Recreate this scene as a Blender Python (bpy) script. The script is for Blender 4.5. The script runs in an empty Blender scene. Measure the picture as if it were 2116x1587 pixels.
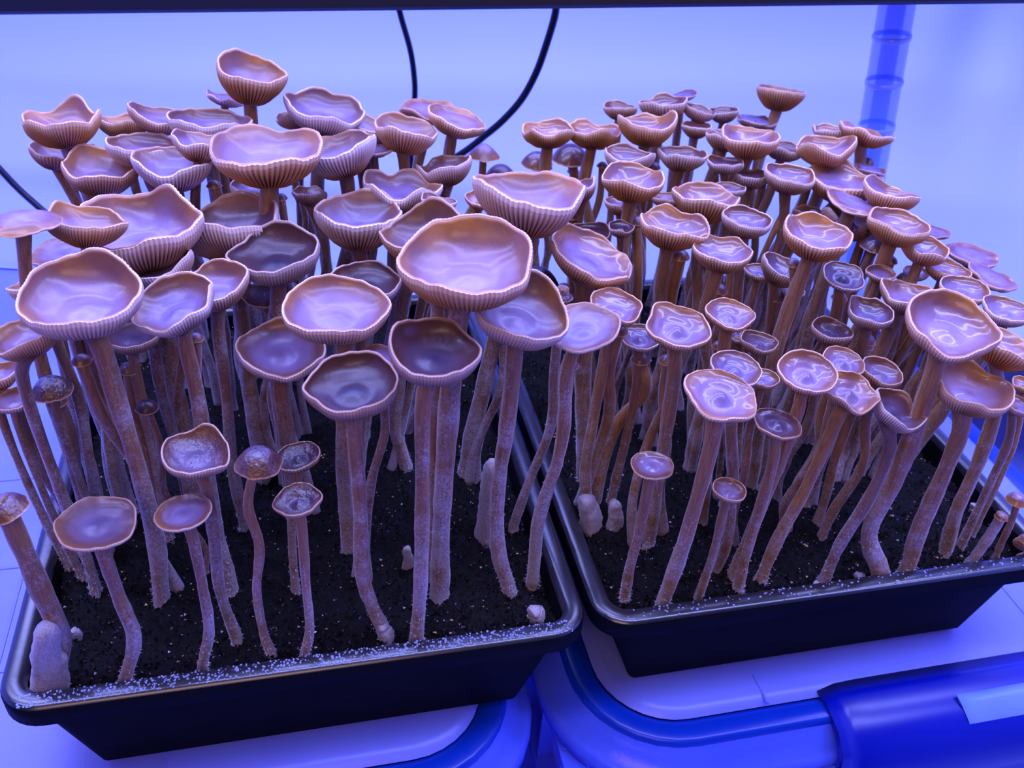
import bpy, math, random
import numpy as np
from mathutils import Vector, Matrix

scene = bpy.context.scene
col = scene.collection

# ------------------------------------------------------------------ camera
F, PITCH, ROLL, CAMZ = 1911.25, 0.6243, 0.0718, 0.3724
CX, CY = 1058.0, 793.5
fw = np.array([0, math.cos(PITCH), -math.sin(PITCH)])
_rt = np.array([1.0, 0, 0]); _up = np.cross(_rt, fw)
rt = _rt * math.cos(ROLL) + _up * math.sin(ROLL)
up = -_rt * math.sin(ROLL) + _up * math.cos(ROLL)
CAM = np.array([0, 0, CAMZ])
cd = bpy.data.cameras.new('camera'); cam = bpy.data.objects.new('camera', cd); col.objects.link(cam)
cd.sensor_width = 36; cd.sensor_fit = 'HORIZONTAL'; cd.lens = F / 2116 * 36
cd.clip_start = .01; cd.clip_end = 20
cam.matrix_world = Matrix(((rt[0], up[0], -fw[0], 0), (rt[1], up[1], -fw[1], 0), (rt[2], up[2], -fw[2], CAMZ), (0, 0, 0, 1)))
cd.dof.use_dof = True; cd.dof.focus_distance = .46; cd.dof.aperture_fstop = 16
scene.camera = cam

# ------------------------------------------------------------------ world, lights, exposure
w = bpy.data.worlds.new('world'); scene.world = w; w.use_nodes = True
w.node_tree.nodes['Background'].inputs[0].default_value = (.36, .36, 1, 1)
w.node_tree.nodes['Background'].inputs[1].default_value = .10
def area(name, loc, rot, sx, sy, power, colr):
    l = bpy.data.lights.new(name, 'AREA'); l.shape = 'RECTANGLE'; l.size = sx; l.size_y = sy
    l.energy = power; l.color = colr
    o = bpy.data.objects.new(name, l); o.location = loc; o.rotation_euler = rot; col.objects.link(o); return o
for yy in (.26, .60, .94): area('grow_light_strip', (.0, yy, .80), (0, 0, 0), 1.7, .07, 14.5, (.34, .37, 1))
area('room_lamp', (-.1, -.40, .70), (math.radians(50), 0, 0), .6, .3, 2.1, (1, .60, .62))
vs = scene.view_settings
vs.view_transform = 'Standard'; vs.look = 'None'; vs.gamma = 1; vs.use_curve_mapping = False; vs.exposure = 0.0

# ------------------------------------------------------------------ helpers
def ray(x, y): return rt * (x - CX) / F - up * (y - CY) / F + fw
def at_z(x, y, z): d = ray(x, y); return CAM + d * (z - CAMZ) / d[2]
def at_y(x, y, Y): d = ray(x, y); return CAM + d * Y / d[1]

def tag(o, label=None, cat=None, group=None, kind=None):
    if label: o['label'] = label
    if cat: o['category'] = cat
    if group: o['group'] = group
    if kind: o['kind'] = kind
    return o
def empty(name, loc=(0, 0, 0), rz=0.0):
    o = bpy.data.objects.new(name, None); o.location = loc; o.rotation_euler = (0, 0, rz); o.empty_display_size = .01
    col.objects.link(o); return o
def mesh(name, V, Fc, m=None, parent=None, smooth=True, attrs=None):
    me = bpy.data.meshes.new(name)
    me.from_pydata(np.asarray(V).tolist(), [], Fc if isinstance(Fc, list) else Fc.tolist())
    if smooth: me.shade_smooth()
    if attrs:
        for k, a in attrs.items():
            at = me.attributes.new(k, 'FLOAT', 'POINT'); at.data.foreach_set('value', np.asarray(a, dtype=np.float32))
    if m: me.materials.append(m)
    o = bpy.data.objects.new(name, me); col.objects.link(o)
    if parent: o.parent = parent
    return o
def grid_faces(nr, ns, off=0, closed=True, flip=False):
    i = np.arange(nr - 1)[:, None]; j = np.arange(ns if closed else ns - 1)[None, :]; jn = (j + 1) % ns
    a = off + i * ns + j; b = off + i * ns + jn; c = off + (i + 1) * ns + jn; d = off + (i + 1) * ns + j
    q = np.stack([a, d, c, b] if flip else [a, b, c, d], -1).reshape(-1, 4)
    return q.tolist()
def catmull(P, n):
    P = np.asarray(P, float); P = np.vstack([2 * P[0] - P[1], P, 2 * P[-1] - P[-2]])
    seg = len(P) - 3; out = []
    for t in np.linspace(0, seg - 1e-6, n):
        i = int(t); u = t - i; a, b, c, d = P[i:i + 4]
        out.append(.5 * ((2 * b) + (c - a) * u + (2 * a - 5 * b + 4 * c - d) * u * u + (3 * b - a - 3 * c + d) * u ** 3))
    return np.array(out)
def frames(path):
    T = np.gradient(path, axis=0); T /= np.linalg.norm(T, axis=1)[:, None]
    N = np.cross(T, np.array([0, 1.0, 0])); N /= np.linalg.norm(N, axis=1)[:, None] + 1e-9
    return T, N, np.cross(T, N)
def tube(path, R, ns=12, caps=True):
    path = np.asarray(path); R = np.broadcast_to(R, (len(path),)) if np.ndim(R) < 2 else R
    T, N, B = frames(path); th = np.linspace(0, 2 * np.pi, ns, endpoint=False)
    rr = R[:, None] if np.ndim(R) == 1 else R
    V = path[:, None, :] + (N[:, None, :] * np.cos(th)[None, :, None] + B[:, None, :] * np.sin(th)[None, :, None]) * rr[:, :, None]
    V = V.reshape(-1, 3); Fc = grid_faces(len(path), ns, flip=True)
    if caps:
        Fc.append(list(range(ns))); Fc.append(list(range(len(path) * ns - 1, (len(path) - 1) * ns - 1, -1)))
    return V, Fc

# ------------------------------------------------------------------ materials
def mat(name):
    m = bpy.data.materials.new(name); m.use_nodes = True
    nt = m.node_tree; return m, nt, nt.nodes['Principled BSDF']
def N(nt, t, **k):
    n = nt.nodes.new(t)
    for a, b in k.items(): setattr(n, a, b)
    return n
def ramp(nt, src, stops):
    r = N(nt, 'ShaderNodeValToRGB'); e = r.color_ramp.elements
    while len(e) < len(stops): e.new(.5)
    for q, (p, c) in zip(e, stops): q.position = p; q.color = (*c, 1) if len(c) == 3 else c
    nt.links.new(src, r.inputs[0]); return r.outputs[0]
def noise(nt, scale, detail=3, rough=.5, vec=None, mapscale=None):
    n = N(nt, 'ShaderNodeTexNoise'); n.inputs['Scale'].default_value = scale; n.inputs['Detail'].default_value = detail
    n.inputs['Roughness'].default_value = rough
    if vec is None:
        vec = N(nt, 'ShaderNodeTexCoord').outputs['Object']
    if mapscale:
        mp = N(nt, 'ShaderNodeMapping'); mp.inputs['Scale'].default_value = mapscale; nt.links.new(vec, mp.inputs[0]); vec = mp.outputs[0]
    nt.links.new(vec, n.inputs['Vector']); return n.outputs[0]
def mix(nt, f, a, b, mode='MIX'):
    n = N(nt, 'ShaderNodeMix', data_type='RGBA', blend_type=mode)
    for s, v in ((n.inputs[0], f), (n.inputs[6], a), (n.inputs[7], b)):
        if isinstance(v, (int, float)): s.default_value = v
        elif isinstance(v, tuple): s.default_value = (*v, 1)
        else: nt.links.new(v, s)
    return n.outputs[2]
def math_(nt, op, a, b=0.0):
    n = N(nt, 'ShaderNodeMath', operation=op)
    for s, v in ((n.inputs[0], a), (n.inputs[1], b)):
        if isinstance(v, (int, float)): s.default_value = v
        else: nt.links.new(v, s)
    return n.outputs[0]
def bump(nt, bs, h, strength=.3, dist=.001):
    b = N(nt, 'ShaderNodeBump'); b.inputs['Strength'].default_value = strength; b.inputs['Distance'].default_value = dist
    nt.links.new(h, b.inputs['Height']); nt.links.new(b.outputs[0], bs.inputs['Normal']); return b
def attr(nt, name, typ='GEOMETRY'):
    a = N(nt, 'ShaderNodeAttribute'); a.attribute_name = name; a.attribute_type = typ; return a.outputs['Fac']

def cap_mat(name, wet, glossy=False):
    m, nt, bs = mat(name)
    r = attr(nt, 'rad'); tone = attr(nt, 'tone', 'OBJECT'); warm = attr(nt, 'warm', 'OBJECT')
    nz = noise(nt, 170, 5, .65); big = noise(nt, 45, 3)
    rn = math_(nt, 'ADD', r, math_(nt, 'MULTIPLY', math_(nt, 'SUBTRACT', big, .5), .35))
    lil = ramp(nt, rn, [(0, (.19, .13, .34)), (.25, (.31, .25, .56)), (.55, (.26, .19, .44)), (.76, (.17, .075, .07)), (.92, (.26, .10, .04)), (1, (.42, .17, .05))])  # sheen painted in as lilac centre, shaded inner rim wall as darker brown band
    brn = ramp(nt, rn, [(0, (.30, .17, .24)), (.30, (.42, .30, .46)), (.56, (.38, .20, .20)), (.72, (.32, .12, .05)), (1, (.58, .24, .03))])  # warmer caps: same painted sheen in the centre and shade near the margin
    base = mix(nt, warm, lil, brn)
    base = mix(nt, math_(nt, 'MULTIPLY', nz, .5), base, mix(nt, .5, base, (.16, .06, .07)))
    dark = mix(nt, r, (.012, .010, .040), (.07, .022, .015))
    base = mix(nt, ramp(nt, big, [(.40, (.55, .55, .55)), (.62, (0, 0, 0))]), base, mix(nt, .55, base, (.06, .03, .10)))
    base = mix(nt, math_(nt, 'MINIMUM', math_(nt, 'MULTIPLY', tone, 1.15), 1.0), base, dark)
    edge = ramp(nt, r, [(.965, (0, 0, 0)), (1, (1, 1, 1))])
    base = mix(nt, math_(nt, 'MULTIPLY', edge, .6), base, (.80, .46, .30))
    nt.links.new(base, bs.inputs['Base Color'])
    bs.inputs['Roughness'].default_value = .15 if wet else (.24 if glossy else .38)
    bs.inputs['IOR'].default_value = 1.45
    bs.inputs['Coat Weight'].default_value = 1.0 if wet else .5
    if not wet: nt.links.new(math_(nt, 'SUBTRACT', .5, math_(nt, 'MULTIPLY', tone, .30)), bs.inputs['Coat Weight'])
    bs.inputs['Coat Roughness'].default_value = .03 if wet else (.10 if glossy else .24)
    bs.inputs['Coat IOR'].default_value = 1.5
    if wet: bs.inputs['Sheen Weight'].default_value = 0
    else: nt.links.new(math_(nt, 'MULTIPLY', math_(nt, 'SUBTRACT', 1.0, tone), .35), bs.inputs['Sheen Weight'])
    bs.inputs['Sheen Roughness'].default_value = .35; bs.inputs['Sheen Tint'].default_value = (.6, .55, 1, 1)
    h = noise(nt, 700 if not wet else 520, 3, .7); h2 = noise(nt, 120, 2)
    b = bump(nt, bs, math_(nt, 'ADD', h, math_(nt, 'MULTIPLY', h2, 2.5)), .9 if wet else .38, .0008 if wet else .0004)
    if wet: nt.links.new(b.outputs[0], bs.inputs['Coat Normal'])
    return m
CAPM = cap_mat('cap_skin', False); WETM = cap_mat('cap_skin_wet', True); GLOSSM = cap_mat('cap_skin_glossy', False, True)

def gill_mat():
    m, nt, bs = mat('gill_flesh')
    r = attr(nt, 'rad'); g = attr(nt, 'ridge'); tone = attr(nt, 'tone', 'OBJECT'); warm = attr(nt, 'warm', 'OBJECT')
    pale = ramp(nt, r, [(0, (.40, .15, .07)), (.45, (.55, .25, .14)), (.66, (.86, .64, .60)), (1, (.96, .88, .90))])  # browner near the stem: flesh colour with some occlusion shade painted in
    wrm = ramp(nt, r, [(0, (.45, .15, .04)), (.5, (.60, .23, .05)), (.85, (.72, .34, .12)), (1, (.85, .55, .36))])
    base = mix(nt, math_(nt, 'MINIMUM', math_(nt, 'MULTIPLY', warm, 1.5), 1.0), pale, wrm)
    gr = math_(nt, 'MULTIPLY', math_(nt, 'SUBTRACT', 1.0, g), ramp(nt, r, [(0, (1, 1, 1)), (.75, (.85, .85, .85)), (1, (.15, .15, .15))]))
    base = mix(nt, gr, base, (.10, .028, .018))  # grooves between gills darkened, occlusion put into the colour
    base = mix(nt, math_(nt, 'MULTIPLY', tone, .72), base, (.10, .04, .035))
    nt.links.new(base, bs.inputs['Base Color']); bs.inputs['Roughness'].default_value = .55
    bs.inputs['Subsurface Weight'].default_value = 0
    return m
GILLM = gill_mat()

def stem_mat():
    m, nt, bs = mat('stem_flesh')
    t = attr(nt, 'along'); fr = attr(nt, 'frost', 'OBJECT'); warm = attr(nt, 'warm', 'OBJECT')
    st = noise(nt, 60, 4, .6, mapscale=(14, 14, 1)); blotch = noise(nt, 70, 4, .65); fine = noise(nt, 900, 2, .7)
    upc = mix(nt, warm, (.22, .11, .08), (.50, .23, .06))
    upc = mix(nt, ramp(nt, st, [(.35, (0, 0, 0)), (.65, (1, 1, 1))]), upc, mix(nt, .6, upc, (.12, .045, .035)))
    # frosty coat of white fibres climbing up from the base in uneven patches
    k = math_(nt, 'ADD', math_(nt, 'SUBTRACT', 1.0, t), math_(nt, 'MULTIPLY', math_(nt, 'SUBTRACT', blotch, .5), 1.5))
    k = math_(nt, 'ADD', k, math_(nt, 'MULTIPLY', math_(nt, 'SUBTRACT', fine, .5), .9))
    k = math_(nt, 'ADD', k, math_(nt, 'SUBTRACT', fr, .5))
    k = ramp(nt, k, [(.36, (0, 0, 0)), (.85, (1, 1, 1))])
    low = mix(nt, fine, (.10, .07, .20), (1.0, .96, 1.0))
    base = mix(nt, math_(nt, 'MULTIPLY', k, .68), upc, low)
    nt.links.new(base, bs.inputs['Base Color']); bs.inputs['Roughness'].default_value = .5
    bs.inputs['Sheen Weight'].default_value = .75; bs.inputs['Sheen Roughness'].default_value = .3; bs.inputs['Sheen Tint'].default_value = (.85, .8, 1, 1)
    bump(nt, bs, math_(nt, 'ADD', fine, math_(nt, 'MULTIPLY', st, 2.0)), .55, .0006)
    return m
STEMM = stem_mat()

def simple(name, c, rough=.5, spec=.5, **kw):
    m, nt, bs = mat(name); bs.inputs['Base Color'].default_value = (*c, 1); bs.inputs['Roughness'].default_value = rough
    bs.inputs['Specular IOR Level'].default_value = spec
    for k, v in kw.items(): bs.inputs[k.replace('_', ' ')].default_value = v
    return m
FUZZM = simple('mycelium_fuzz', (.85, .78, .92), .8)
SPECKM = simple('perlite', (.75, .68, .78), .5)
CABLEM = simple('cable_rubber', (.004, .006, .02), .3)
BARM = simple('black_metal', (.006, .004, .008), .55)
DROPM = simple('water_drop', (.42, .50, .85), .05, .5, Transmission_Weight=.3, Coat_Weight=1.0)  # real beads, colour lightened to paint in the bright blue rim highlights

def tray_mat():
    m, nt, bs = mat('black_tray_plastic')
    n1 = noise(nt, 35, 4, .7); n2 = noise(nt, 900, 3, .8)
    c = mix(nt, n1, (.006, .006, .009), (.018, .018, .026)); nt.links.new(c, bs.inputs['Base Color'])
    rr = ramp(nt, n1, [(.35, (.10, .10, .10)), (.65, (.38, .38, .38))]); nt.links.new(rr, bs.inputs['Roughness'])
    bs.inputs['Specular IOR Level'].default_value = .15; bs.inputs['Coat Weight'].default_value = 1; bs.inputs['Coat Roughness'].default_value = .26; bs.inputs['Coat IOR'].default_value = 1.8
    bump(nt, bs, math_(nt, 'ADD', n2, math_(nt, 'MULTIPLY', n1, .6)), .18, .0004)
    return m
TRAYM = tray_mat()
def tray_wall_mat():
    m, nt, bs = mat('black_tray_wall')
    n1 = noise(nt, 60, 3); c = mix(nt, n1, (.003, .003, .006), (.008, .008, .013)); nt.links.new(c, bs.inputs['Base Color'])
    bs.inputs['Roughness'].default_value = .6; bs.inputs['Specular IOR Level'].default_value = .06
    return m
WALLM = tray_wall_mat()
def soil_mat():
    m, nt, bs = mat('black_soil')
    n1 = noise(nt, 260, 5, .75); n2 = noise(nt, 1100, 3, .8)
    c = ramp(nt, n1, [(.3, (.0015, .001, .0015)), (.6, (.004, .003, .004)), (.85, (.02, .017, .025))]); nt.links.new(c, bs.inputs['Base Color'])
    rr = ramp(nt, n2, [(.45, (.7, .7, .7)), (.66, (.10, .10, .10))]); nt.links.new(rr, bs.inputs['Roughness'])
    bs.inputs['Specular IOR Level'].default_value = .3
    bump(nt, bs, math_(nt, 'ADD', n1, math_(nt, 'MULTIPLY', n2, .5)), 1, .002)
    return m
SOILM = soil_mat()
CRUMBM = simple('wet_crumbs', (.004, .003, .005), .22, .9, Coat_Weight=1.0, Coat_Roughness=.12)
def plastic_mat(name, c1, c2, rough, scale=6, bmp=.0, alpha=None):
    m, nt, bs = mat(name); n1 = noise(nt, scale, 4, .6)
    c = mix(nt, n1, c1, c2); nt.links.new(c, bs.inputs['Base Color']); bs.inputs['Roughness'].default_value = rough
    if bmp: bump(nt, bs, noise(nt, scale * 5, 4, .6), .5, bmp)
    return m
TENTM = plastic_mat('tent_liner', (.34, .41, .95), (.39, .46, .97), .55, 3)
LIDM = plastic_mat('milky_plastic', (.16, .21, .90), (.27, .32, 1.0), .35, 14, .0006)
FLANGEM = plastic_mat('clear_blue_plastic', (.05, .10, .80), (.11, .17, .90), .25, 20, .0006)
GASKM = plastic_mat('blue_gasket', (.0, .03, .42), (.004, .05, .52), .3, 10)
LATCHM = plastic_mat('blue_latch', (.0, .004, .28), (.002, .012, .40), .28, 10)
LATCHP = plastic_mat('pale_latch_pad', (.16, .30, .85), (.25, .38, .9), .3, 20)
FLOORM = plastic_mat('white_shelf', (.25, .36, .95), (.34, .44, 1), .5, 8)
def pole_mat():
    m, nt, bs = mat('clear_tube_plastic')
    bs.inputs['Base Color'].default_value = (.10, .25, .95, 1); bs.inputs['Roughness'].default_value = .12
    bs.inputs['Alpha'].default_value = .42; bs.inputs['Coat Weight'].default_value = .6
    return m
POLEM = pole_mat()
RINGM = simple('clear_tube_collar', (.30, .42, .98), .12, .8, Alpha=.8, Coat_Weight=1.0)

# ------------------------------------------------------------------ the setting
def struct(o): o['kind'] = 'structure'; return o
xs = np.linspace(-1.15, 1.0, 150)
pr_ = [(1.05, z) for z in np.linspace(1.1, .16, 26)] + [(.80 + .25 * math.cos(a), .16 - .2325 * math.sin(a)) for a in np.linspace(0, math.pi / 2, 16)[1:]] + [(.77, -.0726), (.745, -.0730)]
pr_ = np.array(pr_); X, PY = np.meshgrid(xs, pr_[:, 0]); _, Z = np.meshgrid(xs, pr_[:, 1])
fa = np.clip((Z + .07) / .2, 0, 1)
fold = np.clip((X - .36) / .2, 0, 1) * (.034 * np.sin(X * 26 + Z * 6) + .014 * np.sin(X * 57 - Z * 11 + 1)) + .006 * np.sin(X * 5 + Z * 3)
Y = PY + fold * fa - .35 * np.clip((X - .50) / .5, 0, 1) ** 1.5
struct(mesh('wall_back', np.stack([X, Y, Z], -1).reshape(-1, 3), grid_faces(len(pr_), 150, closed=False), TENTM))
def quad(name, P, m): return mesh(name, P, [[0, 1, 2, 3]], m, smooth=False)
struct(quad('wall_left', [(-1.15, -.5, -.3), (-1.15, 1.05, -.3), (-1.15, 1.05, 1.1), (-1.15, -.5, 1.1)], TENTM))
struct(quad('wall_right', [(1.0, .70, -.3), (1.0, -.5, -.3), (1.0, -.5, 1.1), (1.0, .70, 1.1)], TENTM))
struct(quad('floor', [(-1.15, -.5, -.3), (1.0, -.5, -.3), (1.0, 1.1, -.3), (-1.15, 1.1, -.3)], FLOORM))

# black bar along the top
a = at_y(-260, 27, .72); b = at_y(2500, -4, .72)
d = b - a; ln = np.linalg.norm(d); u = d / ln; n = np.cross(u, [0, 1, 0]); n = -n if n[2] < 0 else n
bar = empty('light_bar', tuple(a))
prof = [(0, 0), (.003, -.003), (.09, -.003), (.093, 0), (.093, .05), (.09, .053), (.003, .053), (0, .05)]
def extr(prof, t0, t1):
    V = [list(u * t + np.array([0, q, 0]) + n * h) for t in (t0, t1) for q, h in prof]; k = len(prof)
    return V, [[i, (i + 1) % k, k + (i + 1) % k, k + i] for i in range(k)] + [list(range(k))[::-1], list(range(k, 2 * k))]
V, Fc = extr(prof, 0, ln); mesh('housing', V, Fc, BARM, bar, smooth=False)
V, Fc = extr([(q * 1.06 - .003, h * 1.08 - .002) for q, h in prof], -.012, .004); mesh('end_cap', V, Fc, BARM, bar, smooth=False)
V, Fc = extr([(q * 1.06 - .003, h * 1.08 - .002) for q, h in prof], ln - .004, ln + .012); mesh('end_cap', V, Fc, BARM, bar, smooth=False)
tag(bar, 'long black bar running across the very top edge of the view', 'light fixture')

def cable(pts, Yd, r, label):
    P = catmull([at_y(x, y, Yd) for x, y in pts], 50); c = P[0].copy()
    V, Fc = tube(P - c, r, 12); o = mesh('cable', V, Fc, CABLEM); o.location = tuple(c)
    tag(o, label, 'cable'); return o
cable([(820, 0), (830, 40), (847, 100), (855, 150), (857, 200), (850, 290), (852, 420)], .81, .0026, 'black cable hanging straight down behind the left mushroom tray')
cable([(1150, 0), (1146, 35), (1128, 95), (1108, 150), (1078, 205), (1038, 250), (1000, 282), (962, 312), (900, 350)], .79, .0032, 'black cable curving down to the left between the two mushroom trays')
cable([(-60, 290), (-5, 345), (30, 382), (62, 412), (110, 450), (170, 470)], .74, .0030, 'short run of dark cable at the far left above the pale cap')

# clear tube, upper right
P0 = at_y(1862, -40, .80); P1 = at_y(1800, 330, .80); dr = (P1 - P0) / np.linalg.norm(P1 - P0)
pole = empty('plastic_tube', tuple(P0 + dr * .55))
L_ = P0 + dr * .55
prs = catmull([P0 - dr * .12 - L_, P0 - L_, P1 - L_, P1 + dr * .2 - L_, P0 + dr * .55 - L_], 30)
V, Fc = tube(prs, .0148, 24, False); mesh('outer_tube', V, Fc, POLEM, pole)
V, Fc = tube(prs, .0075, 20, False); mesh('inner_tube', V, Fc, POLEM, pole)
for yy in (-20, 76, 170, 262):
    c = P0 + (at_y(1862 - 62 * (yy + 40) / 370, yy, .80) - P0) - L_
    V, Fc = tube(np.array([c - dr * s for s in (-.0022, -.0018, .0018, .0022)]), np.array([.0149, .0158, .0158, .0149]), 24, False)
    mesh('collar', V, Fc, RINGM, pole)
tag(pole, 'leaning clear blue plastic tube with ring collars, upper right behind the mushrooms', 'tube')

# ------------------------------------------------------------------ rounded rectangle lofts
def rrect(x0, y0, x1, y1, r, n=8):
    pts = []
    for cx, cy, a0 in ((x1 - r, y1 - r, 0), (x0 + r, y1 - r, 90), (x0 + r, y0 + r, 180), (x1 - r, y0 + r, 270)):
        for k in range(n + 1):
            a = math.radians(a0 + 90 * k / n); pts.append((cx + r * math.cos(a), cy + r * math.sin(a)))
    return np.array(pts)
def densify(P, m):  # extra points on long edges
    out = []
    for i in range(len(P)):
        a, b = P[i], P[(i + 1) % len(P)]; out.append(a)
        if np.linalg.norm(b - a) > .05:
            for k in range(1, m): out.append(a + (b - a) * k / m)
    return np.array(out)
def loft(W, Lh, prof, r0, close_last=False, close_first=False):
    """prof: list of (inset_x, inset_y, z)."""
    rings = []
    for ix, iy, z in prof:
        r = max(r0 - (ix + iy) / 2, .004)
        p = rrect(ix, iy, W - ix, Lh - iy, r); rings.append(np.column_stack([p, np.full(len(p), z)]))
    ns = len(rings[0]); V = np.vstack(rings); Fc = grid_faces(len(rings), ns)
    if close_last: Fc.append([(len(rings) - 1) * ns + i for i in range(ns)])
    if close_first: Fc.append([i for i in range(ns)][::-1])
    return V, Fc

TL = (-.2206, .2369, .2572); TR = (.0536, .3104, .2599); TW, TD = .28, .345
SOIL = -.012
def tray_pt(T, u, v, z):
    a = T[2]; return np.array([T[0] + u * math.cos(a) - v * math.sin(a), T[1] + u * math.sin(a) + v * math.cos(a), z])
def tray_uv(T, P):
    a = T[2]; dx, dy = P[0] - T[0], P[1] - T[1]
    return dx * math.cos(a) + dy * math.sin(a), -dx * math.sin(a) + dy * math.cos(a)
ZB = -.074
def make_tray(T, label):
    t = empty('seed_tray', (T[0], T[1], 0), T[2])
    V, Fc = loft(TW, TD, [(.0012, .0012, -.0125), (0, 0, -.012), (0, 0, -.0035), (.0006, .0006, -.0016)], .020)
    mesh('lip', V, Fc, WALLM, t)
    V, Fc = loft(TW, TD, [(.0006, .0006, -.0016), (.0014, .0014, -.0006), (.0030, .0030, 0), (.0085, .0085, 0),
                          (.0105, .0105, -.0012), (.0115, .0115, -.004)], .020)
    mesh('rim', V, Fc, TRAYM, t)
    V, Fc = loft(TW, TD, [(.0115, .0115, -.004), (.014, .012, -.022), (.033, .018, ZB + .003), (.036, .021, ZB)], .022, close_last=True)
    o = mesh('wall', V, Fc, WALLM, t)
    V, Fc = loft(TW, TD, [(.0030, .0030, -.010), (.011, .0105, -.012), (.0125, .011, -.022), (.031, .0165, ZB + .004), (.035, .020, ZB)], .022, close_last=True)
    mesh('outer_shell', V, Fc, WALLM, t)
    return tag(t, label, 'tray')
make_tray(TL, 'black plastic seed tray on the left, nearest the camera, with wet speckled front rim')
make_tray(TR, 'black plastic seed tray on the right with smooth shiny pale-lit front rim')

rng = np.random.default_rng(5)
def soil_height(u, v, sd):
    return .0020 * (np.sin(u * 140 + sd) * np.sin(v * 120 + sd * 2) + .7 * np.sin(u * 330 + v * 210 + sd)) 
def make_soil(T, sd, label):
    r = np.random.default_rng(sd); nu, nv = 150, 180
    U, Vv = np.meshgrid(np.linspace(.0125, TW - .0125, nu), np.linspace(.0120, TD - .012, nv))
    Zz = SOIL + soil_height(U, Vv, sd) + r.normal(0, .0009, U.shape)
    e = np.minimum(np.minimum(U - .012, TW - .012 - U), np.minimum(Vv - .012, TD - .012 - Vv)); Zz -= .005 * np.exp(-np.clip(e, 0, 1) / .006)
    o = mesh('potting_soil', np.stack([U, Vv, Zz], -1).reshape(-1, 3), grid_faces(nv, nu, closed=False), SOILM)
    o.location = (T[0], T[1], 0); o.rotation_euler = (0, 0, T[2])
    tag(o, label, 'soil', kind='stuff')
    # crumbs
    n = 9000; base = np.array([(1, 0, 0), (-.6, .8, .1), (-.5, -.8, 0), (0, 0, .9), (.1, .1, -.8)]); Vs = []; Fs = []
    f0 = [(0, 1, 3), (1, 2, 3), (2, 0, 3), (1, 0, 4), (2, 1, 4), (0, 2, 4)]
    for k in range(n):
        uu = r.uniform(.014, TW - .014); vv = .014 + (TD - .03) * r.uniform() ** 1.5; s = r.uniform(.0003, .0015)
        q = base * s * r.uniform(.5, 1.3, (5, 3)); a = r.uniform(0, 6.28); c_, s_ = math.cos(a), math.sin(a)
        q = q @ np.array([[c_, -s_, 0], [s_, c_, 0], [0, 0, 1]]).T
        Vs.append(q + [uu, vv, SOIL + float(soil_height(uu, vv, sd)) + s * .3]); Fs += [[i + 5 * k for i in f] for f in f0]
    o = mesh('soil_crumbs', np.vstack(Vs), Fs, CRUMBM, smooth=False); o.location = (T[0], T[1], 0); o.rotation_euler = (0, 0, T[2])
    tag(o, 'loose black crumbs lying over the ' + label.split(',')[0], 'soil', kind='stuff')
    Vs = []; Fs = []
    for k in range(420):
        uu = r.uniform(.016, TW - .016); vv = .016 + (TD - .03) * r.uniform() ** 1.4; s = r.choice([.0004, .0006, .0010], p=[.6, .3, .1])
        q = base * s * r.uniform(.6, 1.2, (5, 3))
        Vs.append(q + [uu, vv, SOIL + float(soil_height(uu, vv, sd)) + .0012]); Fs += [[i + 5 * k for i in f] for f in f0]
    o = mesh('perlite_specks', np.vstack(Vs), Fs, SPECKM, smooth=False); o.location = (T[0], T[1], 0); o.rotation_euler = (0, 0, T[2])
    tag(o, 'tiny white specks scattered on the ' + label.split(',')[0], 'specks', kind='stuff')
make_soil(TL, 3, 'wet black soil of the left tray, strewn with bright specks')
make_soil(TR, 8, 'wet black soil of the right tray, strewn with bright specks')

# water beads on the rims
def beads(T, n, sd, label, u0=.01, u1=.27, smin=.0002, smax=.0007):
    r = np.random.default_rng(sd); Vs = []; Fs = []
    th = np.linspace(0, 2 * np.pi, 6, endpoint=False)
    for k in range(n):
        uu = r.uniform(u0, u1); vv = r.uniform(.002, .0095); s = r.uniform(smin, smax)
        V = [[s * c * math.cos(t), s * c * math.sin(t), s * h] for c, h in ((1, 0), (.75, .45)) for t in th] + [[0, 0, s * .65]]
        Vs.append(np.array(V) + [uu, vv, 0]); o = 13 * k
        Fs += [[o + i, o + (i + 1) % 6, o + 6 + (i + 1) % 6, o + 6 + i] for i in range(6)] + [[o + 6 + i, o + 6 + (i + 1) % 6, o + 12] for i in range(6)]
    ob = mesh('water_beads', np.vstack(Vs), Fs, DROPM); ob.location = (T[0], T[1], 0); ob.rotation_euler = (0, 0, T[2])
    tag(ob, label, 'water', kind='stuff')
beads(TL, 900, 2, 'tiny water beads sprinkled along the front rim of the left tray')
beads(TR, 160, 4, 'few tiny water beads on the front rim of the right tray', smax=.0007)

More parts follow.
